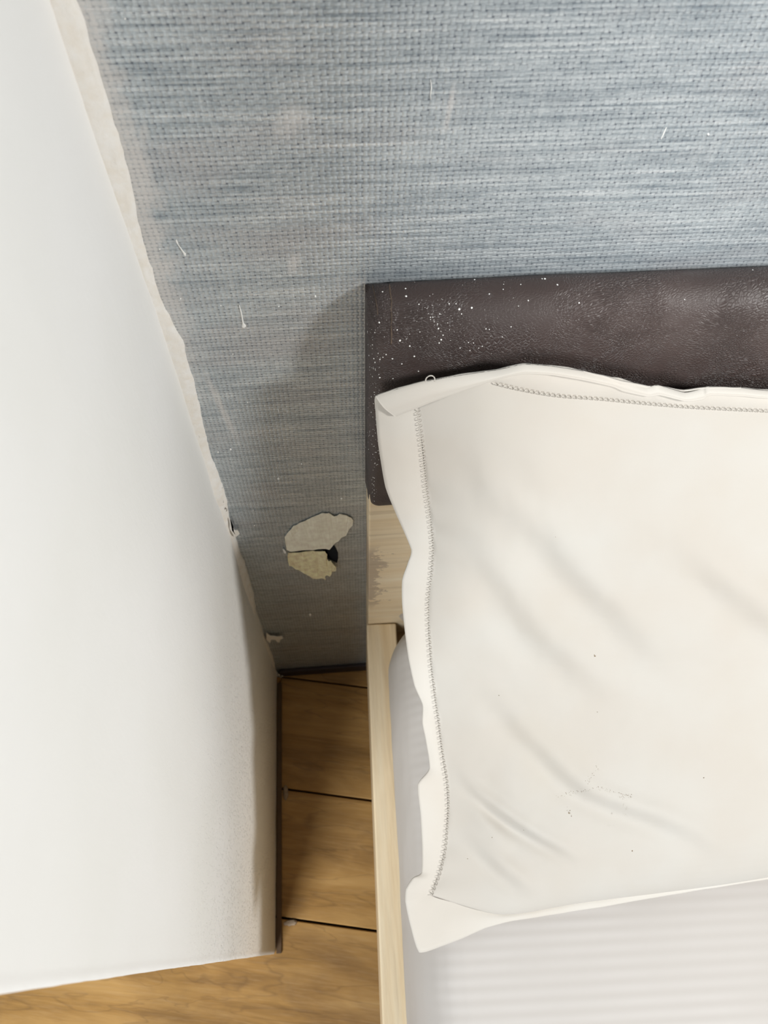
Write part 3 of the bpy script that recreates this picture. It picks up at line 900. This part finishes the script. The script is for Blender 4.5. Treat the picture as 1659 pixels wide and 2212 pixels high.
# dirt on the pillowcase: a few specks and a scuffed smudge
bmx = bmesh.new(); bmx.from_mesh(body.data); pb = BVHTree.FromBMesh(bmx); bmx.free()
dirt = [(1285, 1417, 1.9), (1284, 1415, 1.3), (1366, 1838, 1.4), (1131, 1793, 1.3), (1063, 1809, 1.0), (1229, 1756, 1.8), (1231, 1751, 1.2), (1520, 1680, 1.3), (1078, 1502, 1.1), (1290, 1538, 0.9), (1010, 1855, 1.0), (1200, 1160, 0.8), (962, 1852, 1.2)]
for (xa, ya, xb, yb, cnt) in ((1216, 1714, 1266, 1707, 26), (1270, 1690, 1292, 1658, 22), (1290, 1700, 1368, 1722, 34), (1340, 1722, 1366, 1716, 18), (1225, 1745, 1234, 1762, 12), (1205, 1720, 1300, 1700, 24)):
    for _ in range(cnt):
        f_ = random.random()
        dirt.append((xa + (xb - xa) * f_ + random.gauss(0, 3), ya + (yb - ya) * f_ + random.gauss(0, 2.2), random.uniform(0.3, 0.75)))
V, F = [], []
po_ = Vector(poff)
for x, y, r in dirt:
    hit = pb.ray_cast(Vector((0, 0, CAM_H)) + po_, Vector(wray(x, y)).normalized())
    if hit[0] is None: continue
    p, n_, R_ = hit[0], hit[1], r * hit[3] / FPX
    a = n_.orthogonal().normalized(); b = n_.cross(a); b0 = len(V)
    V.append(p + n_ * (R_ * 0.25 + 0.00012))
    for k in range(6):
        q = R_ * random.uniform(0.6, 1.3); an = k * math.pi / 3
        V.append(p + a * math.cos(an) * q + b * math.sin(an) * q + n_ * 0.00004)
    for k in range(6): F.append((b0, b0 + 1 + k, b0 + 1 + (k + 1) % 6))
MDirt = mat_plain('brown_dirt', (0.20, 0.155, 0.105), 0.9, 0.1, 400, 0.3, 0.1)
ds = mesh_obj('dirt_specks', V, F, MDirt, body); ds['kind'] = 'stuff'

# flat hem round the pillow: outer edge and seam edge paired point by point, with the lift of the outer edge
HEM = [((1900, 850), (1900, 895), 0), ((1659, 842), (1659, 884), 0), ((1600, 836), (1600, 881), 0), ((1530, 833), (1530, 878), 1), ((1478, 846), (1480, 875), -2), ((1420, 830), (1420, 870), 1), ((1400, 833), (1400, 868), 0),
       ((1340, 815), (1330, 861), 2), ((1260, 800), (1250, 855), 0), ((1190, 789), (1180, 847), 0), ((1130, 785), (1110, 834), 0), ((1075, 797), (1060, 823), 0), ((1000, 808), (1000, 834), 0), ((920, 822), (945, 862), 0),
       ((860, 838), (915, 873), 0), ((811, 855), (903, 880), 0), ((811, 890), (906, 905), 0), ((817, 960), (911, 960), 0), ((832, 1050), (920, 1050), 0), ((856, 1110), (928, 1110), 0), ((888, 1185), (934, 1180), 0), ((880, 1215), (932, 1215), 1),
       ((868, 1250), (928, 1260), 2), ((868, 1300), (924, 1300), 1), ((874, 1360), (925, 1365), 0), ((882, 1420), (929, 1425), 0), ((895, 1480), (935, 1485), 0), ((913, 1523), (941, 1525), -1), ((912, 1560), (946, 1565), 1), ((920, 1600), (951, 1605), 0),
       ((928, 1660), (959, 1660), -1), ((902, 1692), (964, 1692), 2), ((908, 1760), (966, 1750), 2), ((912, 1830), (960, 1830), 0), ((911, 1885), (949, 1882), -1), ((892, 1896), (940, 1905), 0), ((877, 1918), (933, 1925), 1), ((875, 1945), (930, 1932), 2),
       ((884, 1990), (935, 1936), 2), ((905, 2056), (945, 1940), 1), ((955, 2042), (975, 1948), 1), ((1000, 2026), (1005, 1958), 0), ((1050, 2004), (1045, 1969), 0), ((1100, 1990), (1085, 1974), -0.3), ((1160, 1981), (1150, 1965), 0), ((1300, 1958), (1300, 1936), 0), ((1500, 1924), (1500, 1900), 0), ((1659, 1899), (1659, 1875), 0), ((1900, 1856), (1900, 1830), 0)]
# resample both edges by the same (paired) parameter
def paired(seq, n, sub=14):
    a = np.array([h[0] + h[1] + (h[2],) for h in seq], float)
    q = np.vstack([2 * a[0] - a[1], a, 2 * a[-1] - a[-2]]); out = []
    for i in range(1, len(q) - 2):
        for t in np.linspace(0, 1, sub, endpoint=False):
            A, B, C, D = q[i - 1], q[i], q[i + 1], q[i + 2]
            c = 0.5 * (2 * B + (C - A) * t + (2 * A - 5 * B + 4 * C - D) * t * t + (3 * B - A - 3 * C + D) * t ** 3)
            l = B * (1 - t) + C * t
            out.append(0.55 * c + 0.45 * l)
    out.append(a[-1]); return np.array(out)
ph = paired(HEM, 0)
NH = len(ph); NCH = 12
rows_t, rows_b = [], []
for c in range(NCH):
    s = c / (NCH - 1)
    x = ph[:, 0] * (1 - s) + ph[:, 2] * s; y = ph[:, 1] * (1 - s) + ph[:, 3] * s
    g, nn = guide(x, y)
    wob = np.array([fbm(a / 60, b / 60, 3.0, 2) for a, b in zip(x, y)])
    lift = 0.0012 + 0.0016 * ph[:, 4] * (1 - s) + 0.0012 * wob * (1 - s) + 0.0015 * math.sin(math.pi * s)
    g = g + nn * lift[:, None]
    rows_t.append(g); rows_b.append(g - nn * 0.0014)
top_ = np.stack(rows_t, 1); bot_ = np.stack(rows_b, 1)
top_[:, 0] -= 0
VV = np.vstack([top_.reshape(-1, 3), bot_.reshape(-1, 3)]) + poff
Fh = grid_faces(NH, NCH); nh = NH * NCH
FF = [tuple(f) for f in Fh] + [tuple(f[::-1] + nh) for f in Fh]
for i in range(NH - 1):
    a = i * NCH; FF.append((a, a + nh, a + NCH + nh, a + NCH))
hem = mesh_obj('hem', VV, FF, MH, pillow)

# the hem's doubled edge turned over along the top
FOLD = [((1900, 851), (1900, 862), 1), ((1659, 842), (1659, 852), 1), ((1600, 836), (1600, 847), 1), ((1530, 833), (1528, 845), 1), ((1515, 838), (1512, 855), 1), ((1478, 846), (1478, 858), 1), ((1420, 830), (1422, 845), 1), ((1395, 834), (1398, 848), 1),
        ((1340, 815), (1345, 838), 1), ((1318, 812), (1320, 826), 1), ((1260, 800), (1260, 812), 1), ((1190, 789), (1190, 800), 1), ((1130, 785), (1130, 797), 1.2), ((1075, 797), (1080, 806), 1.5), ((1000, 808), (1010, 830), 2), ((920, 822), (945, 855), 2), ((860, 838), (893, 876), 2), ((811, 854), (855, 891), 2)]
pf = paired(FOLD, 0); NFd = len(pf); NCF = 10
rt, rb = [], []
for c in range(NCF):
    s = c / (NCF - 1)
    x = pf[:, 0] * (1 - s) + pf[:, 2] * s; y = pf[:, 1] * (1 - s) + pf[:, 3] * s
    g, nn = guide(x, y)
    lift = 0.0015 + 0.0030 * min(1, s * 2.5) ** 0.7 + 0.0013 * pf[:, 4] * math.sin(math.pi * s) + 0.0012 * math.exp(-((s - 0.86) / 0.08) ** 2)
    g = g + nn * lift[:, None]; rt.append(g); rb.append(g - nn * (0.001 + 0.0012 * s))
tp, bt = np.stack(rt, 1), np.stack(rb, 1)
VV = np.vstack([tp.reshape(-1, 3), bt.reshape(-1, 3)]) + poff
Fh = grid_faces(NFd, NCF); nh = NFd * NCF
FF = [tuple(f) for f in Fh] + [tuple(f[::-1] + nh) for f in Fh]
for i in range(NFd - 1):
    a = i * NCF; FF.append((a, a + nh, a + NCF + nh, a + NCF)); b = a + NCF - 1; FF.append((b, b + NCF, b + NCF + nh, b + nh))
e = (NFd - 1) * NCF
for c in range(NCF - 1): FF.append((e + c, e + c + 1, e + c + 1 + nh, e + c + nh))
mesh_obj('hem_fold', VV, FF, MH, pillow)['label'] = 'turned-over doubled edge of the hem'

# overlock stitching on the seam
V, F = [], []
seam = np.vstack([resample(T_top[4:11], 104, True)[::-1], resample(S_left, 190, True)])
for k in range(len(seam)):
    x, y = seam[k]; left = k >= 104
    tx = seam[min(k + 1, len(seam) - 1)] - seam[max(k - 1, 0)]; tx = tx / (np.linalg.norm(tx) + 1e-9); nx2 = np.array([-tx[1], tx[0]])
    sg = 1 if k % 2 else -1
    a = np.array([x, y]) - nx2 * 4.2 - tx * 1.5 * sg; b = np.array([x, y]) + nx2 * 4.2 + tx * 1.5 * sg
    ga, na = guide([a[0], b[0]], [a[1], b[1]])
    v_, f_ = tube([ga[0] + na[0] * 0.0020, ga.mean(0) + na[0] * 0.0034, ga[1] + na[1] * 0.0034], 0.00040, 4)
    b0 = len(V); V += [np.array(v) + poff for v in v_]; F += [tuple(i + b0 for i in f) for f in f_]
st = mesh_obj('stitching', V, F, MH, body); st['kind'] = 'stuff'
# loose loop of thread
cen, nn = guide([928], [813]); cen = cen[0]; nn = nn[0]
pts = []
for a in np.linspace(-0.3, math.pi + 0.3, 18):
    pts.append(cen + np.array([math.cos(a) * 0.0036, 0, 0]) + np.array([0, 0.0005, 1]) * math.sin(a) * 0.0055 + nn * 0.004)
v_, f_ = tube(pts, 0.0005, 6)
mesh_obj('loose_thread', [np.array(v) + poff for v in v_], f_, MH, hem)
bpy.context.view_layer.update()
